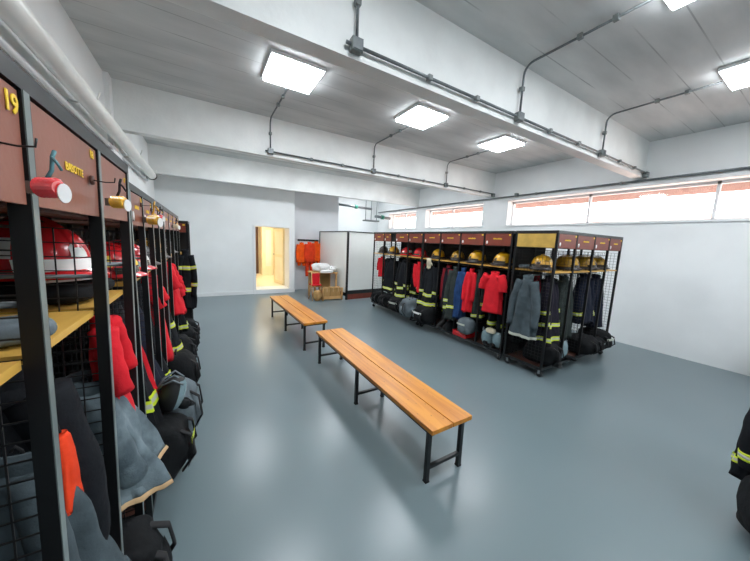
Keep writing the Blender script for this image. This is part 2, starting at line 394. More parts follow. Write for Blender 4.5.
# ---------------------------------------------------------------- benches
def bench(label, loc, rz, Wd, Ln, nleg):
    t = thing('bench', label, 'bench', loc, rz, None)
    H = .45; k = 2; pw = (Wd-.008)/2
    for i in range(k):
        x = -Wd/2+i*(pw+.008)
        MB().box((x, 0, H-.035), (x+pw, Ln, H)).build('seat_plank', M['bench'], t, bevel=.004)
    fr = MB(); 
    fr.box((-Wd/2+.02, .03, H-.065), (-Wd/2+.05, Ln-.03, H-.035)); fr.box((Wd/2-.05, .03, H-.065), (Wd/2-.02, Ln-.03, H-.035))
    ys = [.05+(Ln-.1-.03)*i/(nleg-1) for i in range(nleg)]
    for y in ys: fr.box((-Wd/2+.05, y, H-.065), (Wd/2-.05, y+.03, H-.035))
    fr.build('seat_frame', M['black'], t)
    for y in ys:
        for x in (-Wd/2+.02, Wd/2-.05):
            l = MB().box((x, y, .006), (x+.03, y+.03, H-.065)).build('leg', M['black'], t)
            MB().box((x-.003, y-.003, 0), (x+.033, y+.033, .012)).build('foot_cap', M['brim'], l)
        MB().box((-Wd/2+.05, y+.003, .1), (Wd/2-.05, y+.027, .124)).build('stretcher', M['black'], t)
    return t
bench('long varnished two-plank bench on black steel legs, nearer to the camera', (1.5, 1.30, 0), 0, .4, 2.37, 3)
bench('shorter-looking varnished bench further away towards the lit doorway', (1.447, 4.09, 0), math.radians(1.6), .385, 2.25, 3)

# ---------------------------------------------------------------- locker units
def text_mesh(body, size, name, parent, m, loc, rot, extrude=.0008):
    c = bpy.data.curves.new(name, 'FONT'); c.body = body; c.size = size; c.extrude = extrude; c.align_x = 'CENTER'; c.align_y = 'CENTER'
    c.offset = .02*size
    o = bpy.data.objects.new(name+'_curve', c); COL.objects.link(o)
    dg = bpy.context.evaluated_depsgraph_get(); me = bpy.data.meshes.new_from_object(o.evaluated_get(dg))
    bpy.data.objects.remove(o); me.name = name; me.materials.clear(); me.materials.append(m)
    r = bpy.data.objects.new(name, me); COL.objects.link(r); r.parent = parent; r.location = loc; r.rotation_euler = rot
    return r
def grille_mesh(W, H, sp, th=.003):
    g = MB(); nx = max(1, round(W/sp)); nz = max(1, round(H/sp))
    for i in range(nx+1):
        x = W*i/nx; g.box((x-th/2, -th/2, 0), (x+th/2, th/2, H))
    for k in range(nz+1):
        z = H*k/nz; g.box((0, -th/2, z-th/2), (W, th/2, z+th/2))
    return g
def unit(name, label, origin, rz, bounds, D=.56, zp=1.737, zt=1.955, zs=1.43, mats='brown', doors=None, gold_side=None, back='sheet', numbers=None, guards=False, texts=None, base=True, marks=True, sp=.045, sheet0=None, deepposts=False):
    t = thing(name, label, 'locker rack', origin, rz)
    W = bounds[-1]; n = len(bounds)-1; P = .028; zb = .11
    # top frame (angle iron ring)
    f = MB(); f.box((0, 0, zt-.035), (W, P, zt)); f.box((0, D-P, zt-.035), (W, D, zt)); f.box((0, P, zt-.035), (P, D-P, zt)); f.box((W-P, P, zt-.035), (W, D-P, zt))
    f.build('top_frame', M['black'], t)
    MB().box((P, P, zt-.012), (W-P, D-P, zt-.004)).build('top_panel', M['brownu'], t)
    f = MB(); f.box((0, 0, zb), (W, P, zb+.035)); f.box((0, D-P, zb), (W, D, zb+.035)); f.box((0, P, zb), (P, D-P, zb+.035)); f.box((W-P, P, zb), (W, D-P, zb+.035))
    f.build('base_frame', M['black'], t)
    MB().box((P, P, zb+.01), (W-P, D-P, zb+.022)).build('base_tray', M['brownu'], t)
    for i, b in enumerate(bounds):
        x = min(max(b-P/2, 0), W-P)
        q = MB().box((x, 0, zb+.035), (x+P, P, zt-.035))
        po = q.build('post', M['post'], t)
        if deepposts: MB().box((x+.002, -.0015, zb+.035), (x+P-.006, 0, zt-.035)).build('sheen_strip', M['post_sheen'], po)  # thin pale strip carries the painted highlight of the post front
        MB().box((x, D-P, zb+.035), (x+P, D, zt-.035)).build('rear_post', M['black'], t)
    for i in range(n):
        a, b = bounds[i]+P/2, bounds[i+1]-P/2
        if i == 0: a = P
        if i == n-1: b = W-P
        if not doors or doors[i]:
            full = b if (not doors or doors[i] == 1) else a+(b-a)*doors[i]
            dm = M['brownl'] if mats == 'brownl' else M['brown']
            d = MB().box((a+.003, .004, zp), (full-.003, .016, zt-.04)).build('door', dm, t)
            if marks:   # small painted name and white sticker
                mk = MB(); cx = (a+full)/2; x = cx-.07*(full-a)/.43
                while x < cx+.07*(full-a)/.43:
                    ww = rnd.uniform(.006, .012); mk.box((x, .0015, (zp+zt)/2-.016), (x+ww, .0045, (zp+zt)/2-.016+rnd.uniform(.014, .02))); x += ww+.004
                mk.build('name_lettering', M['lettery'], d)
                MB().tube([(a+.04, .003, zp+.045), (a+.04, -.001, zp+.045)], .016, 12, sq=(1, 1.6)).build('oval_tag', M['tagw'], d)
                MB().box((full-.04, .0015, zt-.07), (full-.012, .0045, zt-.048)).build('number_mark', M['lettery'], d)
            if texts and texts[i]:
                for (body, size, fx, fz, nm) in texts[i]:
                    text_mesh(body, size, nm, d, M['lettery'], (a+(b-a)*fx, .0025, fz), (PI/2, 0, 0))
        MB().box((a, P, zp-.006), (b, D-P, zp+.006)).build('compartment_floor', M['brownu'], t)
        MB().box((a, .012 if not guards else .03, zs-.018), (b, D-P, zs)).build('shelf', M['shelf'], t)
        MB().cyl((a-.001, D*.5, zs-.07), (b+.001, D*.5, zs-.07), .012, 10).build('clothes_rail', M['steel'], t)
    gh = zp-.03-.2
    for i, b in enumerate(bounds):
        x = min(max(b, P/2), W-P/2)
        y0 = P
        g = grille_mesh(D-P-y0, gh, sp).build('side_grille' if i in (0, n) else 'divider_grille', M['grille'], t, loc=(x, y0, .19)); g.rotation_euler = (0, 0, PI/2)
        if guards:
            gg = MB().cyl((x, .02, zs+.1), (x, D-.03, zs+.1), .006, 8); gg.box((x-.012, 0.001, zs-.03), (x+.012, .012, zs+.01)); gg.build('guard_bar', M['steel'], t)
    for side in ((gold_side,) if gold_side is not None else ()):
        x = 0 if side == 0 else W-.01
        MB().box((x-.001 if side == 0 else x, P+.004, zp), (x+.011, D-P-.004, zt-.04)).build('side_board', M['gold'], t)
    if back == 'sheet':
        MB().box((P, D-.006, zb+.035), (W-P, D, zt-.035)).build('back_sheet', M['backsheet'], t)
    else:
        if sheet0 is not None:
            MB().box((sheet0[0], D-.006, zb+.035), (sheet0[1], D, zp)).build('back_sheet', M['backsheet'], t)
        g = grille_mesh(W-2*P, gh, .03 if back == 'fine' else sp).build('back_grille', M['grille'], t, loc=(P, D-P/2, .19))
        MB().box((P, D-.012, zp), (W-P, D-.004, zt-.036)).build('upper_back_sheet', M['backsheet'], t)
    if base:
        for x in (.06, W-.06):
            for y in (.05, D-.05):
                c = MB(); c.box((x-.02, y-.025, zb-.014), (x+.02, y+.025, zb)); c.box((x-.02, y-.012, .04), (x-.016, y+.018, zb-.014)); c.box((x+.016, y-.012, .04), (x+.02, y+.018, zb-.014))
                co = c.build('caster', M['chrome'], t)
                MB().cyl((x-.014, y, .04), (x+.014, y, .04), .04, 18).build('wheel', M['rubber'], co)
    return t
b4 = lambda s: [i*s for i in range(5)]
R1X, R1Y = 3.79, 1.90
unit('locker_rack', 'short black locker rack turned end-on with an ochre side board, nearest the camera', (R1X, R1Y, 0), 0, [0, .49, 1.01, 1.49, 1.95], D=.57, gold_side=0, back='fine', sheet0=(.03, .8))
unit('locker_rack', 'open black locker rack of brown doors joined behind the end rack', (3.8, 4.465, 0), -PI/2, b4(.4875), D=.56)
unit('locker_rack', 'open black locker rack furthest along the row beside the white cubicle', (3.8, 6.42, 0), -PI/2, b4(.4875), D=.56, back='open', doors=[1, .6, 1, 1], sheet0=(.5, 1.92))
# left side
LX = -.25
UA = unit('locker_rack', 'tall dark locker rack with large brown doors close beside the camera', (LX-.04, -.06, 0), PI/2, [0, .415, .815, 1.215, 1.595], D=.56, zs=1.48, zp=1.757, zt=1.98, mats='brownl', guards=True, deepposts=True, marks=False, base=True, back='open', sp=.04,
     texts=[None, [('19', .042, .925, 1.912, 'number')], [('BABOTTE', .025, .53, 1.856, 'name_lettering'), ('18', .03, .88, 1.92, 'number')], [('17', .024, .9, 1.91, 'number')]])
UA.rotation_euler.x = .0205
LX2 = -.30
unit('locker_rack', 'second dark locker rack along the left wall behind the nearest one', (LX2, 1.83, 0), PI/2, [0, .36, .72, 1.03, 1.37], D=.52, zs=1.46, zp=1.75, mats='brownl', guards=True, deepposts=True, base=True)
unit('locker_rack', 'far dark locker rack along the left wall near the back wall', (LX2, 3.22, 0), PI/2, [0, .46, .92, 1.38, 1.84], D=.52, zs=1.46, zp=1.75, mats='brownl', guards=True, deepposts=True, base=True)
unit('locker_rack', 'last locker rack at the far end of the left wall turned to face the room', (-.98, 5.12, 0), 0, [0, .4, .79], D=.5, zs=1.42, zp=1.735, zt=1.90, base=True)

# ---------------------------------------------------------------- garments
def garment(name, label, cat, loc, yaw, body, L=.8, W=.17, Dp=.085, sleeve=.62, sl_r=.055, bands=(), cuffs=(), legs=False, seed=0, bulge=0, group=None, collar=True, zip_=None, spread=.02, flare=1.1, twist=0, hem=None, sleeve_m=None, swing=0, fold=.07, legL=.75, hook=.035, drape=None):
    if drape is None: drape = name in ('turnout_coat', 'jacket')
    t = thing(name, label, cat, loc, yaw, group)
    R = random.Random(seed*13+5); ph = R.uniform(0, 6); k1 = R.choice((3, 5, 4)); NA = 36
    wp = [(0, .36), (.03, .42), (.1, .88), (.2, .98), (.6, 1.0), (1, flare)]
    if drape: wp = [(0, .32), (.04, .4), (.12, .7), (.3, .86), (.6, .97), (1, flare)]; fold = max(fold, .11)
    dp = [(0, .6), (.1, .75), (.3, 1.0), (.6, 1.05), (1, 1.25)]
    def sec(tt, off=0.0):
        z = -tt*L; w = interp(tt, wp)*W+off; d = interp(tt, dp)*Dp+off; out = []
        for i in range(NA):
            a = 2*PI*i/NA+twist*tt
            ca, sa = math.cos(a), math.sin(a)
            A = fold*min(1, tt*1.6)
            q = 1+A*math.sin(k1*a+ph+2*math.sin(tt*3+ph))+A*.7*math.sin(9*a+ph*2+tt*4)
            q += .10*noise.noise(Vector((ca*2+seed, sa*2, tt*5)))*min(1, tt*4)
            e = .75
            x = math.copysign(abs(ca)**e, ca)*w*q; y = math.copysign(abs(sa)**e, sa)*d*q
            if drape: y += math.copysign(1, sa)*abs(sa)**.5*.016*min(1, tt*2.2)*(math.sin(x/W*4.3+seed*1.7+tt*1.5)+.5*math.sin(x/W*9.5-seed))
            z2 = z+.02*noise.noise(Vector((ca+seed*2, sa, 0)))*tt
            out.append((x+swing*tt, y-bulge*tt**1.4, z2))
        return out
    NS = 22
    rings = [sec(i/NS) for i in range(NS+1)]
    inner = [tuple(.9*Vector(p)+.1*Vector((swing, -bulge, -L))) for p in sec(1)]
    inner = [(p[0], p[1], p[2]+.04) for p in inner]
    top = [(p[0]*.8, p[1]*.8, -.03) for p in sec(0)]
    main = MB().loft([top]+rings+[inner], 0, True, True)
    if legs:
        for s in (-1, 1):
            pts = []; rs = []
            for i in range(11):
                u = i/10; pts.append((s*(W*.45+.01*u)+swing, -bulge+.012*math.sin(u*5+s), -L*.96-u*legL)); rs.append(W*.52*(1-.22*u)*(1+.06*math.sin(u*14+s)))
            main.tube(pts, rs, 18, sq=(1, .8))
    main.build('body', body, t)
    if hem: 
        MB().loft([sec(.965, .004), sec(1.0, .006), sec(1.012, .002)], 0, False, False).build('hem_binding', hem, t)
    if collar:
        c = []
        for z, sc2 in ((-.035, 1.05), (.0, 1.12), (.028, 1.18), (.03, 1.05), (-.02, .95)):
            c.append([(W*.40*sc2*math.cos(2*PI*i/20), Dp*.62*sc2*math.sin(2*PI*i/20), z+.008*math.sin(2*PI*i/20)) for i in range(20)])
        MB().loft(c, 0, False, False).build('collar', sleeve_m or body, t)
    MB().tube([(0, .0, .0), (0, .004, hook*.6), (0, .012, hook), (0, .02, hook*.7)], .004, 6).build('hanging_loop', M['strap'], t)
    for b in bands:
        h = b[1] if isinstance(b, tuple) else .05; z = b[0] if isinstance(b, tuple) else b
        t0 = z; dt = h/L
        m = MB()
        rr = [sec(t0+dt*q, .005) for q in (0, .3, .7, 1)]
        for q in range(3): m.loft(rr[q:q+2], 1 if q == 1 else 0, False, False)
        m.build('reflective_band', [M['tapey'], M['tapes']], t)
    if zip_:
        MB().grid(2, 20, lambda u, v: (swing*(.1+.88*v)+(u-.5)*.022, -interp(.1+.88*v, dp)*Dp*1.14-bulge*(.1+.88*v)**1.4-.004*math.sin(PI*u), -L*(.1+.88*v))).build('front_flap', zip_, t)
    if sleeve:
        for s in (-1, 1):
            pts = []; rs = []; n = 12
            for i in range(n+1):
                u = i/n
                px = s*((W*.56+W*.2*min(1, u*2)) if drape else W*.72)+s*(spread*u+.02*math.sin(u*PI)); py = -.015-.02*u-bulge*.8*u**1.3; pz = -.085*min(1, L)-.0-u*sleeve
                pts.append((px+swing*u*sleeve/L, py, pz+.02*(1-u)))
                rs.append(sl_r*(1.15-.25*u)*(1+.05*math.sin(u*19+seed+s)))
            so = MB().tube(pts, rs, 16, sq=(1, 1)).build('sleeve', sleeve_m or body, t)
            for cz in cuffs:
                i0 = max(1, min(n-1, int(cz*n))); a = Vector(pts[i0]); b2 = Vector(pts[i0+1]) if i0+1 <= n else Vector(pts[i0])
                dvec = (b2-a).normalized()
                m = MB()
                for q, (u0, u1) in enumerate(((0, .014), (.014, .036), (.036, .05))):
                    m.tube([a+dvec*u0, a+dvec*u1], rs[i0]*1.07, 16, mi=1 if q == 1 else 0, cap=True)
                m.build('cuff_band', [M['tapey'], M['tapes']], so)
    return t

def coat(label, loc, yaw, body=None, L=.85, **k):
    kw = dict(bands=((.62, .05), (.9, .05)), cuffs=(.8,), zip_=None, sleeve=.6)
    kw.update(k)
    return garment('turnout_coat', label, 'coat', loc, yaw, body or M['navy'], L, **kw)
def tee(label, loc, yaw, body=None, L=.62, **k):
    kw = dict(sleeve=.2, sl_r=.075, W=.185, Dp=.06, spread=.05, fold=.05); kw.update(k)
    return garment('t_shirt', label, 'shirt', loc, yaw, body or M['red_c'], L, **kw)
def jacket(label, loc, yaw, body, L=.75, **k):
    kw = dict(sleeve=.58); kw.update(k)
    return garment('jacket', label, 'jacket', loc, yaw, body, L, **kw)
def trousers(label, loc, yaw, body=None, L=.25, **k):
    t = garment('turnout_trousers', label, 'trousers', loc, yaw, body or M['navy'], L, sleeve=0, legs=True, collar=False, **{**dict(W=.15, Dp=.08, legL=.62), **k})
    Wd = k.get('W', .15); legL = k.get('legL', .62); sw = k.get('swing', 0); bu = k.get('bulge', 0)
    for s in (-1, 1):
        z = -L*.96-legL*.8; m = MB(); r = Wd*.52*(1-.22*.8)*1.1
        x = s*(Wd*.45+.008)+sw
        for q, (u0, u1) in enumerate(((0, .014), (.014, .04), (.04, .055))):
            m.tube([(x, -bu, z-u0), (x, -bu, z-u1)], r, 16, mi=1 if q == 1 else 0, sq=(1, .82))
        m.build('reflective_band', [M['tapey'], M['tapes']], t)
    return t

# ---------------------------------------------------------------- helmets
def helmet(label, loc, yaw, shell, visor='visor', s=1.0, badge=True, group=None, decal=None):
    t = thing('fire_helmet', label, 'helmet', loc, yaw, group, sc_=s)
    m = MB()
    def dome(u, v):
        a = 2*PI*u; p = v*PI/2
        r = math.cos(p)**.8 if p < PI/2-1e-4 else 0
        x = .115*r*math.cos(a); y = .14*r*math.sin(a); z = .045+.135*math.sin(p)**.9 if p > 0 else .045
        return (x, y, z)
    m.grid(32, 14, dome)
    m.build('shell', shell, t)
    br = []
    for k, (sx, z) in enumerate(((.98, .05), (1.0, .042), (1.28, .022), (1.3, .017), (1.26, .014), (.95, .036))):
        ring = []
        for i in range(32):
            a = 2*PI*i/32; ext = 1+(.22 if math.sin(a) > 0 else .04)*abs(math.sin(a))*(sx-.95)*3
            drop = -.018*max(0, math.sin(a))*(1 if sx > 1.1 else 0)
            ring.append((.115*sx*math.cos(a), .14*sx*math.sin(a)*ext, max(.0, z+drop)))
        br.append(ring)
    MB().loft(br, 0, False, False).build('brim', M['darkh'] if 'yellow' in shell.name else shell, t)
    MB().grid(3, 14, lambda u, v: ((u-.5)*.024, .145*math.cos(PI*(.08+.84*v)), .045+(.142+.012*math.sin(PI*u))*math.sin(PI*(.08+.84*v))**.9)).build('crest', shell, t)
    MB().grid(14, 5, lambda u, v: (.128*math.sin((u-.5)*2.2), -.145*math.cos((u-.5)*2.2)-.012*v, .07-.065*(v))).build('visor', M[visor], t)
    if badge:
        MB().grid(6, 6, lambda u, v: ((u-.5)*.05*(1-.3*v), -.138+.06*v*v-.008*math.sin(PI*u), .075+.07*v)).build('front_badge', decal or M['visor'], t)
    if decal:
        for s_ in (-1, 1):
            MB().grid(6, 4, lambda u, v: (s_*(.1165*math.cos((u-.4)*1.1)*(math.cos((.15+.45*v)))**.8+.001), .142*math.sin((u-.4)*1.1)*(math.cos(.15+.45*v))**.8, .047+.135*math.sin(.15+.45*v)**.9)).build('side_decal', decal, t)
    MB().tube([(-.1, 0, .02), (-.08, -.02, .004), (0, -.04, .004), (.08, -.02, .004), (.1, 0, .02)], .005, 6).build('chin_strap', M['strap'], t)
    return t

# ---------------------------------------------------------------- bags, boots, masks
def lump(name, label, cat, loc, yaw, size, m, seed=0, straps=True, pocket=True, group=None, patch=None, rx=0, extra=None):
    t = thing(name, label, cat, loc, yaw, group, rx=rx)
    w, d, h = [q/2 for q in size]; b = MB()
    def f(u, v):
        a = 2*PI*u; p = (v-.5)*PI
        e = .6; cp = math.cos(p); sp_ = math.sin(p)
        ca, sa = math.cos(a), math.sin(a)
        x = math.copysign(abs(ca)**e, ca)*abs(cp)**e*w; y = math.copysign(abs(sa)**e, sa)*abs(cp)**e*d; z = math.copysign(abs(sp_)**.75, sp_)*h
        q = 1+.16*noise.noise(Vector((x*9+seed*3, y*9, z*9)))+.05*math.sin(a*4+z*20+seed)
        q2 = q if z > -h*.8 else 1
        return (x*q, y*q, h+z*(1+.08*noise.noise(Vector((x*6, y*6+seed, 3)))) if z > 0 else h+z)
    b.grid(32, 18, f); b.build('bag_body', m, t)
    if straps:
        for s in (-1, 1):
            MB().tube([(s*w*.5, -d*.85, h*.3), (s*w*.55, -d*1.22, h*.8), (s*w*.5, -d*1.12, h*1.45), (s*w*.35, -d*.3, h*1.95)], .012, 6, sq=(1.6, .6)).build('strap', M['strap'], t)
        MB().tube([(-w*.3, 0, h*1.96), (-w*.25, 0, h*2.12), (w*.25, 0, h*2.12), (w*.3, 0, h*1.96)], .008, 6).build('handle', M['strap'], t)
    if pocket:
        MB().grid(8, 8, lambda u, v: ((u-.5)*w*1.1, -d*(1.0+.2*math.sin(PI*u)**.5*math.sin(PI*v)**.5), h*(.35+.8*v))).build('pocket', m, t)
    if patch:
        MB().grid(6, 3, lambda u, v: ((u-.5)*w*1.3, -d*(1.14+.06*math.sin(PI*u)), h*(1.2+.22*v))).build('reflective_patch', patch, t)
    if extra: extra(t, w, d, h)
    return t
def bag(label, loc, yaw, size, m=None, seed=0, **k): return lump('gear_bag', label, 'bag', loc, yaw, size, m or M['bagblack'], seed, **k)
def boot(label, loc, yaw, m=None, group=None):
    t = thing('rubber_boot', label, 'boot', loc, yaw, group)
    rings = []
    prof = [(.012, -.045, .055, .145), (.05, -.045, .055, .14), (.085, -.03, .052, .115), (.11, 0.0, .05, .075), (.16, .02, .052, .062), (.25, .022, .06, .066), (.33, .022, .066, .072), (.335, .022, .06, .066), (.28, .022, .05, .05)]
    for z, cy, rx_, ry_ in prof:
        rings.append([(rx_*math.cos(2*PI*i/20), cy+ry_*math.sin(2*PI*i/20), z) for i in range(20)])
    MB().loft(rings).build('shaft', m or M['brim'], t)
    MB().loft([[(.06*math.cos(2*PI*i/20), -.045+.152*math.sin(2*PI*i/20), z) for i in range(20)] for z in (0, .018)]).build('sole', M['rubber'], t)
    MB().loft([[(r*.061*math.cos(2*PI*i/20), .022+r*.067*math.sin(2*PI*i/20), z) for i in range(20)] for z, r in ((.3, 1.0), (.302, 1.1), (.322, 1.12), (.324, 1.04))], 0, False, False).build('yellow_band', M['tapey'], t)
    return t
def mask(label, loc, yaw, s=1, group=None, tilt=0):
    t = thing('breathing_mask', label, 'mask', loc, yaw, group, rx=tilt, sc_=s)
    MB().grid(24, 14, lambda u, v: (.085*math.cos(2*PI*u)*abs(math.cos((v-.5)*PI))**.6, .07*math.sin(2*PI*u)*abs(math.cos((v-.5)*PI))**.6, .11+.11*math.sin((v-.5)*PI))).build('rubber_seal', M['brim'], t)
    MB().grid(12, 10, lambda u, v: (.089*math.sin((u-.5)*2.2)*math.cos((v-.4)*1.9)**.6, -.075*math.cos((u-.5)*2.2)*math.cos((v-.4)*1.9)**.6, .11+.113*math.sin((v-.4)*1.9))).build('lens', M['clearp'], t)
    MB().lathe([(.0, 0), (.032, .003), (.034, .03), (.026, .045), (0, .046)], 16, c=(0, -.085, .02)).build('regulator', M['bagblack'], t)
    for s_ in (-1, 0, 1):
        MB().tube([(s_*.06, -.04, .2), (s_*.075, .02, .23), (s_*.05, .07, .18), (0, .085, .12)], .007, 6, sq=(1.6, .6)).build('strap', M['baggrey'], t)
    MB().tube([(.0, -.11, .04), (.05, -.14, .02), (.11, -.1, .018), (.13, -.0, .018), (.1, .08, .018)], .014, 8).build('hose', M['bagblack'], t)
    return t

# ---- right long rack (fronts face -X): objects at x, facing yaw -90 deg (front -> -X)
F = -PI/2
ZR = 1.43-.07-.012
def rz_(h=.035): return ZR-h
X0 = 3.86
# bay numbering from far end in labels
g = []
tee('dark red long shirt hanging alone in the last bay by the white cubicle', (3.99, 6.28, 1.31), F, M['red_c'], L=.5, W=.1, Dp=.05, sleeve=.3, sl_r=.04, seed=1)
coat('dark navy turnout coat in the bay with the half-missing brown door', (3.92, 5.67, 1.31), F+.15, M['navy'], L=.78, W=.19, bands=((.86, .05),), seed=2, bulge=.05)
trousers('black turnout trousers behind the coat next to the last bay of the row', (4.05, 6.05, 1.31), F, M['navy'], seed=3)
coat('black turnout coat with two close yellow bands under the red helmet with white marks', (3.92, 5.19, 1.31), F, M['navy'], L=.86, W=.18, bands=((.68, .055), (.88, .06)), seed=4, bulge=.06)
jacket('red jacket hanging slanted under the plain red helmet', (3.9, 4.63, 1.31), F+.5, M['red_c'], L=.6, W=.12, swing=.12, sleeve=.45, seed=5, bulge=.06)
coat('black turnout coat with one yellow band behind the slanted red jacket', (4.0, 4.82, 1.31), F-.2, M['navy'], L=.85, W=.15, bands=((.75, .05),), seed=6)
coat('bulky black turnout coat with bright yellow bands below the cream glove', (3.9, 4.25, 1.31), F+.1, M['navy'], L=.86, W=.19, bands=((.66, .06), (.86, .065)), cuffs=(.8,), seed=7, bulge=.08)
coat('grey-black turnout coat with yellow cuffs hanging with a long narrow outline', (3.88, 3.6, 1.31), F+.3, M['green_c'], L=.92, W=.11, bands=((.72, .05),), cuffs=(.7, .9), seed=8, bulge=.08, sleeve=.75)
jacket('dark purplish jacket with a red panel in the bay left of the blue jacket', (3.98, 3.87, 1.31), F, M['purple'], L=.8, W=.1, seed=9, sleeve_m=M['dred'])
jacket('blue work jacket hanging beside the long red one', (3.86, 3.41, 1.31), F+.1, M['blue'], L=.86, W=.075, sl_r=.045, seed=10, bulge=.02)
jacket('long bright red jacket hanging beside the blue jacket', (3.86, 3.235, 1.31), F+.25, M['red_c'], L=.7, W=.07, sl_r=.04, sleeve=.45, seed=11, bulge=.05)
coat('dark green-grey turnout coat squeezed against the post by the red shirt', (3.93, 3.1, 1.31), F, M['green_c'], L=.8, W=.085, sl_r=.035, bands=((.9, .05),), seed=12)
tee('bright red short-sleeved shirt hanging flat in the bay beside the ochre board', (3.79, 2.74, 1.31), F, M['red_c'], L=.6, W=.15, seed=13, sl_r=.06, spread=.075, fold=.04)
trousers('black turnout trousers with two yellow ankle bands below the flat red shirt', (3.97, 2.76, 1.31), F, M['navy'], L=.35, W=.17, legL=.56, seed=14)

for k_, (y_, lb_) in enumerate(((5.68, 'black coat deep in the bay behind the half-missing door'), (5.2, 'black coat deep in the bay under the white-marked red helmet'), (4.7, 'black coat deep in the bay of the slanted red jacket'), (4.22, 'black coat deep behind the bulky yellow-banded coat'), (3.72, 'black coat deep behind the purplish jacket'), (3.25, 'black coat deep behind the blue and red jackets'), (2.76, 'black coat deep behind the flat red shirt'))):
    coat(lb_, (4.17, y_, 1.31), F, M['black_c'], L=.95, W=.18, Dp=.07, bands=(), cuffs=(), seed=60+k_)
coat('black coat deep in the corner bay of the end rack', (4.02, 2.34, 1.31), 0, M['black_c'], L=.95, W=.17, Dp=.06, bands=(), cuffs=(), seed=70)
coat('dark green coat deep in the second bay of the end rack', (4.54, 2.34, 1.31), 0, M['green_c'], L=.9, W=.17, Dp=.06, bands=((.7, .05),), cuffs=(), seed=71)
# ---- end rack (front faces -Y), x 3.79..5.74
jacket('slate grey jacket with pale hem hung outside on the ochre-boarded end grille', (3.705, 2.17, 1.33), F, M['grey_c'], L=.8, W=.155, Dp=.06, sleeve=.6, sl_r=.05, spread=.05, seed=20, hem=M['tapes'], flare=1.12, fold=.05)
coat('dark purplish turnout coat with yellow bands at the rack corner next the ochre board', (4.06, 2.08, 1.31), .1, M['purple'], L=.9, W=.16, bands=((.66, .05), (.86, .06)), seed=21, bulge=.07, cuffs=(.6, .85))
jacket('narrow dark red jacket between the purplish coat and the post', (4.17, 2.33, 1.31), 0, M['dred'], L=.75, W=.08, sl_r=.03, seed=22)
coat('grey-green turnout coat in the second bay of the end rack', (4.52, 2.12, 1.31), 0, M['green_c'], L=.88, W=.16, bands=(), cuffs=(), seed=23, bulge=.05)
jacket('wide navy jacket with yellow cuff bands spread across the end rack', (5.06, 2.08, 1.33), .0, M['navy2'], L=.72, W=.2, seed=24, bulge=.04, cuffs=(.8,), sleeve=.66, sl_r=.06)
coat('navy turnout coat with yellow cuffs in the last bay by the right wall', (5.5, 2.1, 1.31), 0, M['navy2'], L=.82, W=.16, seed=25, bands=(), bulge=.04, cuffs=(.75,), sleeve=.68)

# helmets on shelves of right racks
hz = 1.432
helmet('dark helmet on the shelf beside the white cubicle', (3.98, 6.2, hz), F+.6, M['darkh'])
helmet('small yellow helmet on the shelf of the bay with the half-missing door', (3.99, 5.75, hz), F, M['yellow'])
helmet('red helmet with white marks on the long rack shelf', (3.99, 5.24, hz), F+.3, M['redh'], decal=M['whiteh'])
helmet('plain dull red helmet on the long rack shelf', (3.99, 4.76, hz), F-.3, M['redh'], visor='visor', badge=False)
helmet('yellow helmet above the cream glove on the long rack shelf', (3.98, 4.19, hz), F, M['yellow'])
helmet('scuffed yellow helmet on the shelf above the dark purplish jacket', (3.98, 3.68, hz), F+.4, M['yellow2'], visor='visor')
helmet('yellow and black helmet facing out above the blue jacket', (3.98, 3.25, hz), F-.2, M['yellow'], visor='visor', s=1.1)
helmet('yellow helmet with amber visor above the flat red shirt', (3.98, 2.76, hz), F-.2, M['yellow'], visor='visor', s=1.1)
helmet('large yellow helmet seen through the grille under the ochre board', (3.96, 2.15, hz), F+.2, M['yellow'], s=1.12, visor='visor')
helmet('yellow helmet at the front of the second bay of the end rack', (4.5, 2.1, hz), .3, M['yellow2'], s=1.1, visor='visor')
helmet('yellow helmet with a smoked visor in the third bay of the end rack', (5.02, 2.1, hz), .2, M['yellow2'], s=1.12)
helmet('dark yellow helmet on the shelf end nearest the right wall', (5.5, 2.12, hz), -.2, M['yellow2'], s=1.05, visor='visor')
for i, (lb, x, y, yaw, m, sd) in enumerate((
    ('folded grey cloth on the shelf beside the large yellow helmet', 3.93, 2.36, 0, M['baggrey'], 3),)):
    lump('folded_cloth', lb, 'cloth', (x, y, hz), yaw, (.2, .14, .06), m, sd, straps=False, pocket=False)
def glove(label, loc, yaw, m, rx=0):
    t = thing('work_glove', label, 'glove', loc, yaw, rx=rx)
    MB().loft([[(w*math.cos(2*PI*i/14), d*math.sin(2*PI*i/14), z) for i in range(14)] for z, w, d in ((0, .055, .025), (-.05, .048, .022), (-.1, .05, .022), (-.15, .045, .018))]).build('palm', m, t)
    for k, l in enumerate((.06, .075, .07, .055)):
        x = -.033+.022*k; MB().tube([(x, 0, -.14), (x, -.006, -.14-l*.6), (x, -.016, -.14-l)], [.011, .011, .008], 8).build('finger', m, t)
    MB().tube([(.045, 0, -.08), (.07, -.01, -.11), (.075, -.015, -.145)], [.012, .012, .008], 8).build('thumb', m, t)
    return t
glove('cream leather glove hanging from the long rack shelf edge', (3.785, 4.24, 1.44), F+.4, M['cream_c'], rx=.1)

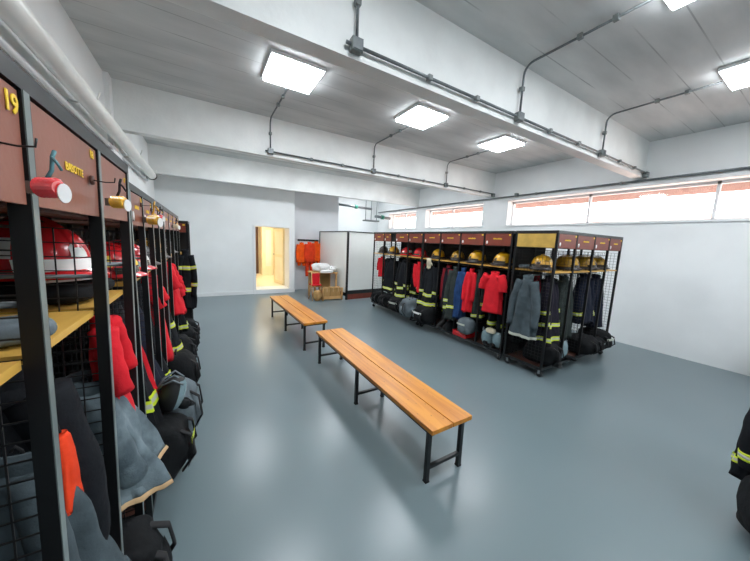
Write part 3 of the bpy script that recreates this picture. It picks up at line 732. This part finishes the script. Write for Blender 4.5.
# base of right racks
zb = .134
bag('dark gear bag on the tray below the last bay by the cubicle', (3.98, 6.15, zb), F, (.34, .36, .3), seed=1)
bag('black gear bag under the coat near the half-missing door', (3.94, 5.68, zb), F, (.38, .4, .34), seed=2)
bag('grey and black gear bag bulging out under the two-band coat', (3.9, 5.18, zb), F+.2, (.4, .4, .36), M['bagblack'], seed=3, patch=M['tapes'])
bag('lighter grey backpack leaning out below the slanted red jacket', (3.88, 4.72, zb), F-.2, (.38, .42, .42), M['baggrey'], seed=4)
bag('black gear bag with white patch below the bulky yellow-banded coat', (3.88, 4.22, zb), F, (.42, .44, .36), seed=5, patch=M['whiteh'])
boot('black rubber boot with yellow band, farther one below the purplish jacket', (3.97, 3.9, zb), F)
boot('black rubber boot with yellow band, nearer one below the purplish jacket', (3.97, 3.74, zb), F)
bag('small black pouch on the tray beside the pair of boots', (3.96, 3.6, zb), F, (.12, .3, .2), seed=6, pocket=False, straps=False)
t = thing('tool_box', 'flat red box on the tray under the long red jacket', 'box', (3.93, 3.33, zb), F)
MB().box((-.15, -.15, 0), (.15, .15, .07)).build('box_body', M['redh'], t, bevel=.01)
MB().box((-.155, -.155, .072), (.155, .155, .09)).build('lid', M['redh'], t, bevel=.006)
lump('round_bag', 'round pale grey-green bag on the red box below the red jacket', 'bag', (3.89, 3.2, .226), F, (.26, .26, .28), M['baggrey'], 7, straps=False, patch=M['tapes'])
mask('breathing mask with pale lens below the flat red shirt, beside the rack post', (3.93, 2.86, zb), F+.3, 1.15)
mask('breathing mask resting nearest the ochre-boarded rack on the long tray', (3.93, 2.66, zb), F-.3, 1.25)
bag('black pouch behind the two breathing masks', (4.14, 2.78, zb), F, (.3, .2, .24), seed=8, straps=False)
bag('dark gear bag standing low in the corner bay of the end rack', (4.02, 2.13, zb), .2, (.32, .42, .32), seed=9)
mask('breathing mask with blue-grey lens at the foot of the grey-green coat', (4.42, 2.0, zb), .1, 1.35)
bag('black bag behind the blue-grey mask in the end rack', (4.62, 2.2, zb), 0, (.24, .3, .3), seed=10)
bag('black gear bag hanging over the tray edge in the third bay of the end rack', (5.02, 2.06, zb), .1, (.4, .4, .28), seed=11)
bag('black gear bag with pale patch at the rack end nearest the right wall', (5.5, 2.08, zb), -.1, (.34, .42, .32), seed=12, patch=M['tapes'])
lump('cloth_bundle', 'white cloth bundle tucked by the corner post of the end rack', 'cloth', (4.2, 1.985, zb), .3, (.1, .1, .2), M['white_c'], 14, straps=False, pocket=False)

mask('breathing mask lying on the grey-banded gear bag under the two-band coat', (3.8, 5.0, zb), F+.4, 1.05)
mask('breathing mask between the pale backpack and the white-patched bag', (3.76, 4.5, zb), F-.3, 1.0)
boot('black rubber boot at the front of the corner bay of the end rack', (4.12, 1.98, zb), -.2)
lump('cloth_bundle', 'crumpled white cloth lying on the white-patched gear bag', 'cloth', (3.87, 4.27, .49), F+.3, (.24, .14, .07), M['white_c'], 15, straps=False, pocket=False)
lump('cloth_bundle', 'pale glove bundle between the two masks under the flat red shirt', 'cloth', (3.86, 2.76, .36), F, (.16, .1, .08), M['cream_c'], 16, straps=False, pocket=False)
bag('small black bag slumped against the last post of the end rack by the wall', (5.3, 2.0, zb), .1, (.2, .24, .24), seed=17, patch=M['baggrey'])
for o in COL.objects:      # bags slump forward over the tray edge
    if o.parent is None and o.get('category') == 'bag' and 3.85 < o.location.x < 4.1 and 2.5 < o.location.y < 6.4: o.location.x -= .09
    elif o.parent is None and o.get('category') == 'bag' and o.location.x > 3.9 and 1.9 < o.location.y < 2.15: o.location.y -= .08
# ---- left racks (fronts face +X): yaw +90
G = PI/2
ZL = 1.48-.07-.012-.035
jacket('grey-green jacket hanging in the bay numbered 19', (-.5, .56, ZL), .15, M['grey_m'], L=.8, W=.15, sl_r=.05, seed=30)
jacket('black-navy jacket hanging behind the post in the bay numbered 18', (-.46, 1.02, ZL-.01), .2, M['navy'], L=.85, W=.14, seed=31, sl_r=.055)
jacket('dark grey jacket with a dull hem showing beyond the first post', (-.385, .95, 1.17), G+.2, M['grey_c'], L=.5, W=.08, sl_r=.035, sleeve=.4, seed=32, bulge=.05)
garment('vest', 'orange-red vest edge beside the first post of the nearest rack', 'vest', (-.32, .94, 1.22), G, M['orange_r'], L=.2, W=.035, Dp=.02, sleeve=0, collar=False, seed=33)
lump('glove_bundle', 'red and grey gloves clipped under the shelf of the bay numbered 19', 'gloves', (-.36, .62, 1.36), G, (.1, .1, .08), M['dred'], 5, straps=False, pocket=False)
tee('red shirt with ragged dark print hanging from the bay numbered 17', (-.335, 1.38, ZL+.02), G+.1, M['red_c'], L=.42, W=.085, Dp=.04, seed=34, bulge=.03, sl_r=.035)
jacket('mottled grey fleece jacket with tan hem bulging out of the bay numbered 17', (-.365, 1.34, 1.17), G+.15, M['grey_m'], L=.41, W=.14, Dp=.09, sleeve=.3, sl_r=.05, seed=35, bulge=.08, hem=M['binding'], flare=1.25)
coat('black turnout coat with one broad yellow band in the second left rack', (-.46, 2.02, ZL), G, M['navy'], L=.86, W=.125, sl_r=.045, bands=((.7, .07),), seed=36, bulge=.10)
jacket('red jacket edge beside the black banded coat on the left', (-.43, 2.14, 1.2), G, M['red_c'], L=.5, W=.04, Dp=.05, sleeve=0, seed=37, bulge=.09)
jacket('long navy jacket in the second bay of the second left rack', (-.47, 2.38, ZL), G, M['navy2'], L=.8, W=.12, sl_r=.045, seed=38, bulge=.10)
coat('black turnout coat with yellow band further along the second left rack', (-.47, 2.7, ZL), G, M['navy'], L=.85, W=.11, sl_r=.04, seed=39, bulge=.08, bands=((.92, .05),))
tee('red shirt hanging in the last bay of the second left rack', (-.42, 3.02, ZL), G, M['red_c'], L=.75, W=.12, Dp=.06, seed=40, bulge=.08, sl_r=.05)
coat('black turnout coat in the first bay of the far left rack', (-.46, 3.44, ZL), G, M['navy'], L=.85, W=.15, sl_r=.045, seed=41, bulge=.12)
tee('bright red shirt bulging out in the second bay of the far left rack', (-.37, 3.9, ZL), G, M['red_c'], L=.55, W=.14, Dp=.07, seed=42, bulge=.08, sl_r=.06)
coat('black turnout coat with yellow bands in the third bay of the far left rack', (-.44, 4.35, ZL), G, M['navy'], L=.88, W=.16, seed=43, bulge=.12)
tee('red shirt low in the end bay of the far left rack', (-.38, 4.8, 1.1), G, M['red_c'], L=.5, W=.13, Dp=.06, seed=44, bulge=.06)
coat('dark turnout coat with bright yellow bands at the corner of the turned end rack', (-.235, 5.04, 1.45), .15, M['navy'], L=.85, W=.1, sl_r=.04, Dp=.06, bands=((.24, .06), (.62, .06)), seed=45, cuffs=(.3, .7), spread=.0)

hzl = 1.482
helmet('red helmet with white marks behind the wire divider of the nearest rack', (-.47, 1.34, hzl+.07), G-.5, M['redh'], decal=M['whiteh'], s=1.05, visor='whiteh')
lump('folded_cloth', 'dark folded clothing under the red marked helmet', 'cloth', (-.47, 1.34, hzl), G, (.3, .34, .075), M['black_c'], 6, straps=False, pocket=False)
helmet('dull dark red helmet on the shelf of the bay numbered 19', (-.52, .55, hzl+.06), G, M['dredh'], s=1.0)
lump('folded_cloth', 'pale grey folded cloth on the shelf of the bay numbered 19', 'cloth', (-.52, .55, hzl), G, (.28, .3, .065), M['grey_m'], 8, straps=False, pocket=False)
lump('folded_cloth', 'grey cap lying on the shelf of the bay numbered 18', 'cap', (-.36, .86, hzl), G+.4, (.12, .14, .05), M['baggrey'], 9, straps=False, pocket=False)
lump('folded_cloth', 'black clothing heap on the shelf of the bay numbered 18', 'cloth', (-.56, 1.0, hzl), G, (.22, .26, .1), M['black_c'], 10, straps=False, pocket=False)
hz2 = 1.462
helmet('red and yellow helmet in the first bay of the second left rack', (-.46, 2.02, hz2), G, M['redh'], decal=M['lettery'])
helmet('red and white helmet in the second bay of the second left rack', (-.46, 2.38, hz2), G, M['redh'], decal=M['whiteh'])
helmet('black helmet in the third bay of the second left rack', (-.47, 2.71, hz2), G, M['darkh'])
helmet('yellow helmet in the first bay of the far left rack', (-.46, 3.44, hz2), G, M['yellow'])
helmet('black helmet in the third bay of the far left rack', (-.46, 4.36, hz2), G, M['darkh'])

# left bases
bag('black gear bag below the mottled grey jacket at the nearest rack', (-.37, 1.36, zb), G, (.3, .34, .36), seed=20)
bag('dark bag on the tray below the bay numbered 18', (-.48, .92, zb), G, (.3, .3, .3), seed=21)
bag('black gear bag with clear plastic wrap and yellow piping spilling out on the left', (-.32, 2.06, .18), G, (.34, .38, .4), seed=22, patch=M['tapey'])
mask('breathing mask with shiny clear lens lying on the black bag on the left', (-.24, 2.14, .58), G, 1.0, tilt=.3)
bag('grey and black backpack bulging from the second left rack', (-.26, 2.5, .16), G, (.36, .34, .46), M['baggrey'], seed=23)
bag('black backpack with dangling strap at the start of the far left rack', (-.27, 3.3, .14), G, (.36, .32, .4), seed=24)
bag('black gear bag in the second bay tray of the far left rack', (-.33, 3.9, zb), G, (.36, .36, .4), seed=25)
bag('dark gear bag in the third bay tray of the far left rack', (-.31, 4.36, zb), G, (.38, .36, .4), seed=26)
bag('black bag at the very end of the left row with a red tag', (-.3, 4.82, zb), G, (.36, .34, .36), seed=27, patch=M['redh'])
lump('red_bag', 'red bag at the foot of the nearest locker post', 'bag', (-.4, .55, zb), G, (.3, .3, .3), M['red_c'], 28)

# hanging canisters on left doors
def canister(label, loc, m, s=1, tagm=None, cordm=None):
    t = thing('hanging_canister', label, 'canister', loc, math.radians(-120), sc_=s)
    b = MB()
    prof = [(0, -.022)] + [(.022*(1 if k % 2 else .72), -.022+.044*k/8) for k in range(9)] + [(0, .022)]
    rings = [[(r*math.cos(2*PI*i/18), z, r*math.sin(2*PI*i/18)) for i in range(18)] for r, z in prof]
    b.loft(rings, smooth=False); b.build('ribbed_body', m, t)
    MB().box((-.012, -.042, -.014), (.008, -.024, .012)).build('end_clip', M['box_grey'], t)
    MB().tube([(-.004, .026, -.01), (-.003, .029, -.01)], .014, 16, sq=(.85, 1.5), smooth=False).build('oval_tag', M['tagw'], t)
    MB().tube([(-.005, -.01, .018), (-.018, -.01, .04), (-.022, -.01, .07), (-.03, -.012, .085)], .004, 6).build('cord', cordm or M['cord'], t)
    MB().tube([(-.02, -.01, .07), (-.012, .01, .055), (-.008, .022, .04)], .003, 6).build('cord_end', cordm or M['cord'], t)
    return t
def hook(parent_loc, label):
    t = thing('door_hook', label, 'hook', parent_loc)
    MB().cyl((0, 0, 0), (.006, 0, 0), .012, 12).build('plate', M['brownu'], t)
    MB().tube([(.004, 0, 0), (.03, .002, -.002), (.048, .0, .0), (.05, 0, .012)], .0016, 6).build('wire', M['black'], t)
hook((LX-.003, .63, 1.835), 'small hook beside the painted 19 on the nearest brown door')
canister('red ribbed canister with white oval tag hanging by teal cord near the camera', (LX+.05, .645, 1.78), M['redh'], .7)
hook((LX-.003, 1.07, 1.85), 'small hook on the door that carries the yellow name')
canister('flat yellow canister with white oval tag hanging on the next brown door', (LX+.045, 1.1, 1.80), M['yellow'], .8, cordm=M['strap'])
hook((LX2-.003, 2.13, 1.87), 'small hook on the first door of the second left rack')
canister('yellow ribbed canister hanging on the second left rack', (LX2+.05, 2.15, 1.79), M['yellow'], 1.3, cordm=M['yellow'])
hook((LX2-.003, 2.5, 1.87), 'small hook on the second door of the second left rack')
canister('small red canister hanging beyond the yellow ribbed one', (LX2+.045, 2.5, 1.82), M['redh'], .9, cordm=M['strap'])
canister('pale small canister hanging on the far left rack', (LX2+.045, 3.9, 1.79), M['cream_c'], 1.1, cordm=M['strap'])

# ---------------------------------------------------------------- cubicle, table, overalls
c = thing('cubicle', 'white panelled cubicle with black edge frame in the back corner', 'cubicle', (3.5, 7.36, 0), math.radians(4))
CW, CD, CH = 1.35, 1.95, 1.98
for x, y in ((0, 0), (CW-.05, 0), (0, CD-.05), (CW-.05, CD-.05)): MB().box((x, y, 0), (x+.05, y+.05, CH)).build('corner_post', M['black'], c)
for a_, b_ in (((0, .05, CH-.03), (.04, CD-.05, CH)), ((.05, 0, CH-.03), (CW-.05, .04, CH)), ((.05, 0, .16), (CW-.05, .045, .27)), ((0, .05, .1), (.04, CD-.05, .2))): MB().box(a_, b_).build('rail', M['black'], c)
MB().box((.012, .05, .2), (.03, CD-.05, CH-.03)).build('side_panel', M['panelw'], c)
MB().box((.05, .012, .27), (CW-.05, .03, CH-.03)).build('front_panel', M['panelw'], c)
MB().box((.05, .02, .0), (CW-.05, .04, .16)).build('plinth', M['brown'], c)

tb = thing('wooden_table', 'small pine table piled with white cloths against the white cubicle', 'table', (2.66, 7.75, 0))
TW, TD, TH = .74, .6, .76
MB().box((0, 0, TH-.03), (TW, TD, TH)).build('tabletop', M['pine'], tb, bevel=.004)
for x in (.02, TW-.065):
    for y in (.02, TD-.065): MB().box((x, y, 0), (x+.045, y+.045, TH-.03)).build('leg', M['pine'], tb)
MB().box((.02, TD-.05, .25), (TW-.02, TD-.035, TH-.03)).build('back_board', M['cardboard'], tb)
lump('white_cloth_heap', 'heap of crumpled white cloths on the left of the pine table', 'cloth', (2.95, 8.0, TH), .2, (.42, .5, .26), M['white_c'], 3, straps=False, pocket=False)
lump('white_cloth_heap', 'lower spread of white cloths on the cubicle side of the pine table', 'cloth', (3.28, 8.05, TH), -.3, (.34, .55, .16), M['white_c'], 5, straps=False, pocket=False)
lump('white_cloth_heap', 'small white cloth hanging over the front edge of the pine table', 'cloth', (3.05, 7.76, TH-.02), 0, (.42, .1, .09), M['white_c'], 6, straps=False, pocket=False)
for i, (x, y, m, lb) in enumerate(((3.36, 7.9, 'clearp', 'clear bottle at the front corner of the pine table'), (3.22, 7.84, 'green', 'small dark green bottle between the cloths on the pine table'), (3.4, 8.3, 'bagblack', 'dark bottle at the back of the pine table'))):
    t = thing('bottle', lb, 'bottle', (x, y, TH))
    MB().lathe([(0, 0), (.028, 0), (.03, .01), (.03, .1), (.012, .13), (.012, .15), (0, .15)], 14).build('bottle_body', M[m], t)
    MB().lathe([(0, .15), (.014, .15), (.014, .17), (0, .17)], 12).build('cap', M['tagw'], t)
cr = thing('wooden_crate', 'low pine crate holding cardboard boxes in front of the pine table', 'crate', (2.8, 7.42, 0))
q = MB(); q.box((0, 0, .04), (.62, .3, .06))
for x in (0, .58): 
    for y in (0, .26): q.box((x, y, 0), (x+.04, y+.04, .36))
q.box((0, 0, .06), (.62, .015, .12)); q.box((0, .285, .06), (.62, .3, .12)); q.box((0, .04, .06), (.015, .26, .12)); q.box((.605, .04, .06), (.62, .26, .12))
q.build('crate_body', M['pine'], cr)
for i, (x, w_, lb) in enumerate(((.06, .18, 'cardboard box at the doorway end of the low pine crate'), (.25, .17, 'middle cardboard box standing in the low pine crate'), (.43, .14, 'narrow cardboard box at the cubicle end of the low pine crate'))):
    t = thing('cardboard_box', lb, 'box', (2.8+x, 7.46, .06))
    MB().box((0, 0, 0), (w_, .22, .3)).build('carton', M['cardboard'], t, bevel=.004)
    MB().box((w_/2-.012, -.001, .18), (w_/2+.012, .221, .301)).build('tape_strip', M['binding'], t)
ch = thing('wooden_chair', 'pale wooden folding chair with red fabric beside the pine table', 'chair', (2.55, 7.62, 0))
for x in (0, .27):
    MB().tube([(x+(.03 if x == 0 else -.03), .1, .78), (x, -.1, 0)], .014, 8).build('leg', M['pine'], ch)
    MB().tube([(x, .0, .45), (x, .24, 0)], .014, 8).build('leg', M['pine'], ch)
MB().box((.03, .02, .46), (.24, .05, .76)).build('backrest', M['red_c'], ch)
MB().box((0, -.06, .42), (.27, .2, .45)).build('seat', M['red_c'], ch)
lump('paper_sack', 'crumpled brown paper sack on the floor beside the crate', 'sack', (2.68, 7.5, 0), .3, (.2, .2, .3), M['cardboard'], 9, straps=False, pocket=False)
hk = thing('coat_hooks', 'hook rail on the grey recess wall holding orange overalls', 'hooks', (2.66, 9.43, 1.66))
MB().box((0, -.02, -.03), (.72, 0, .03)).build('rail', M['black'], hk)
for x in (.1, .35, .6): MB().tube([(x, -.02, 0), (x, -.07, -.01), (x, -.09, .02)], .006, 6).build('hook', M['black'], hk)
for i, (x, m, z, lb) in enumerate(((2.76, 'orange_c', 1.55, 'orange overalls hanging nearest the lit doorway'), (3.0, 'orange_r', 1.57, 'middle red-orange overalls hanging lowest on the hook rail'), (3.26, 'orange_c', 1.6, 'orange overalls hanging nearest the cubicle'))):
    garment('overalls', lb, 'overalls', (x, 9.3 if i != 1 else 9.22, z), .0+.1*i, M[m], L=.62, W=.15, sleeve=.5, legs=True, legL=(.12, .5, .1)[i], seed=50+i, hook=.05)
    

# ---------------------------------------------------------------- things cut by the right edge of the photo
unit('locker_rack', 'locker rack standing off the right edge whose gear pokes into view', (3.28, .0, 0), -PI/2, b4(.48), D=.56)
bag('black gear bag with red band on the floor at the lower right corner', (2.84, -.05, 0), F+.5, (.36, .42, .42), seed=40, patch=M['dred'])
coat('black turnout coat with yellow band hanging on the near side post at the lower right', (3.05, .11, .84), F+1.0, M['navy'], L=.55, W=.12, Dp=.07, seed=41, sleeve=.4, bands=((.75, .04),))
t = thing('waste_bin', 'dark grey rounded bin against the right wall at the photo edge', 'bin', (6.6, .26, 0))
MB().lathe([(0, 0), (.13, 0), (.15, .02), (.17, .36), (.175, .37), (.165, .375), (.14, .02), (0, .02)], 28).build('bin_body', M['bin'], t)
MB().lathe([(.176, .355), (.184, .36), (.184, .38), (.174, .385)], 28).build('rim', M['bin'], t)

# ---------------------------------------------------------------- world, camera
wd = bpy.data.worlds.new('sky'); sc.world = wd; wd.use_nodes = True
bg = wd.node_tree.nodes['Background']; bg.inputs[0].default_value = (.93, .97, 1, 1); bg.inputs[1].default_value = 8
cd = bpy.data.cameras.new('camera'); cam = bpy.data.objects.new('camera', cd); COL.objects.link(cam)
cd.sensor_fit = 'HORIZONTAL'; cd.sensor_width = 36; cd.lens = 36*284/750; cd.clip_start = .05
Rm = Matrix(((0.85755635, 0.03347809, -0.51329945), (-0.51260352, 0.13871307, -0.84734663), (0.04283379, 0.98976659, 0.13611526)))
cam.matrix_world = Matrix.Translation((0, 0, 1.72)) @ Rm.to_4x4()
sc.camera = cam
vs = sc.view_settings; vs.view_transform = 'Standard'; vs.look = 'None'; vs.gamma = 1; vs.exposure = 0.55; vs.use_curve_mapping = False
cy = sc.cycles if hasattr(sc, 'cycles') else None
if cy:
    cy.max_bounces = 8; cy.diffuse_bounces = 5; cy.use_denoising = True; cy.sample_clamp_indirect = 6; cy.caustics_reflective = False
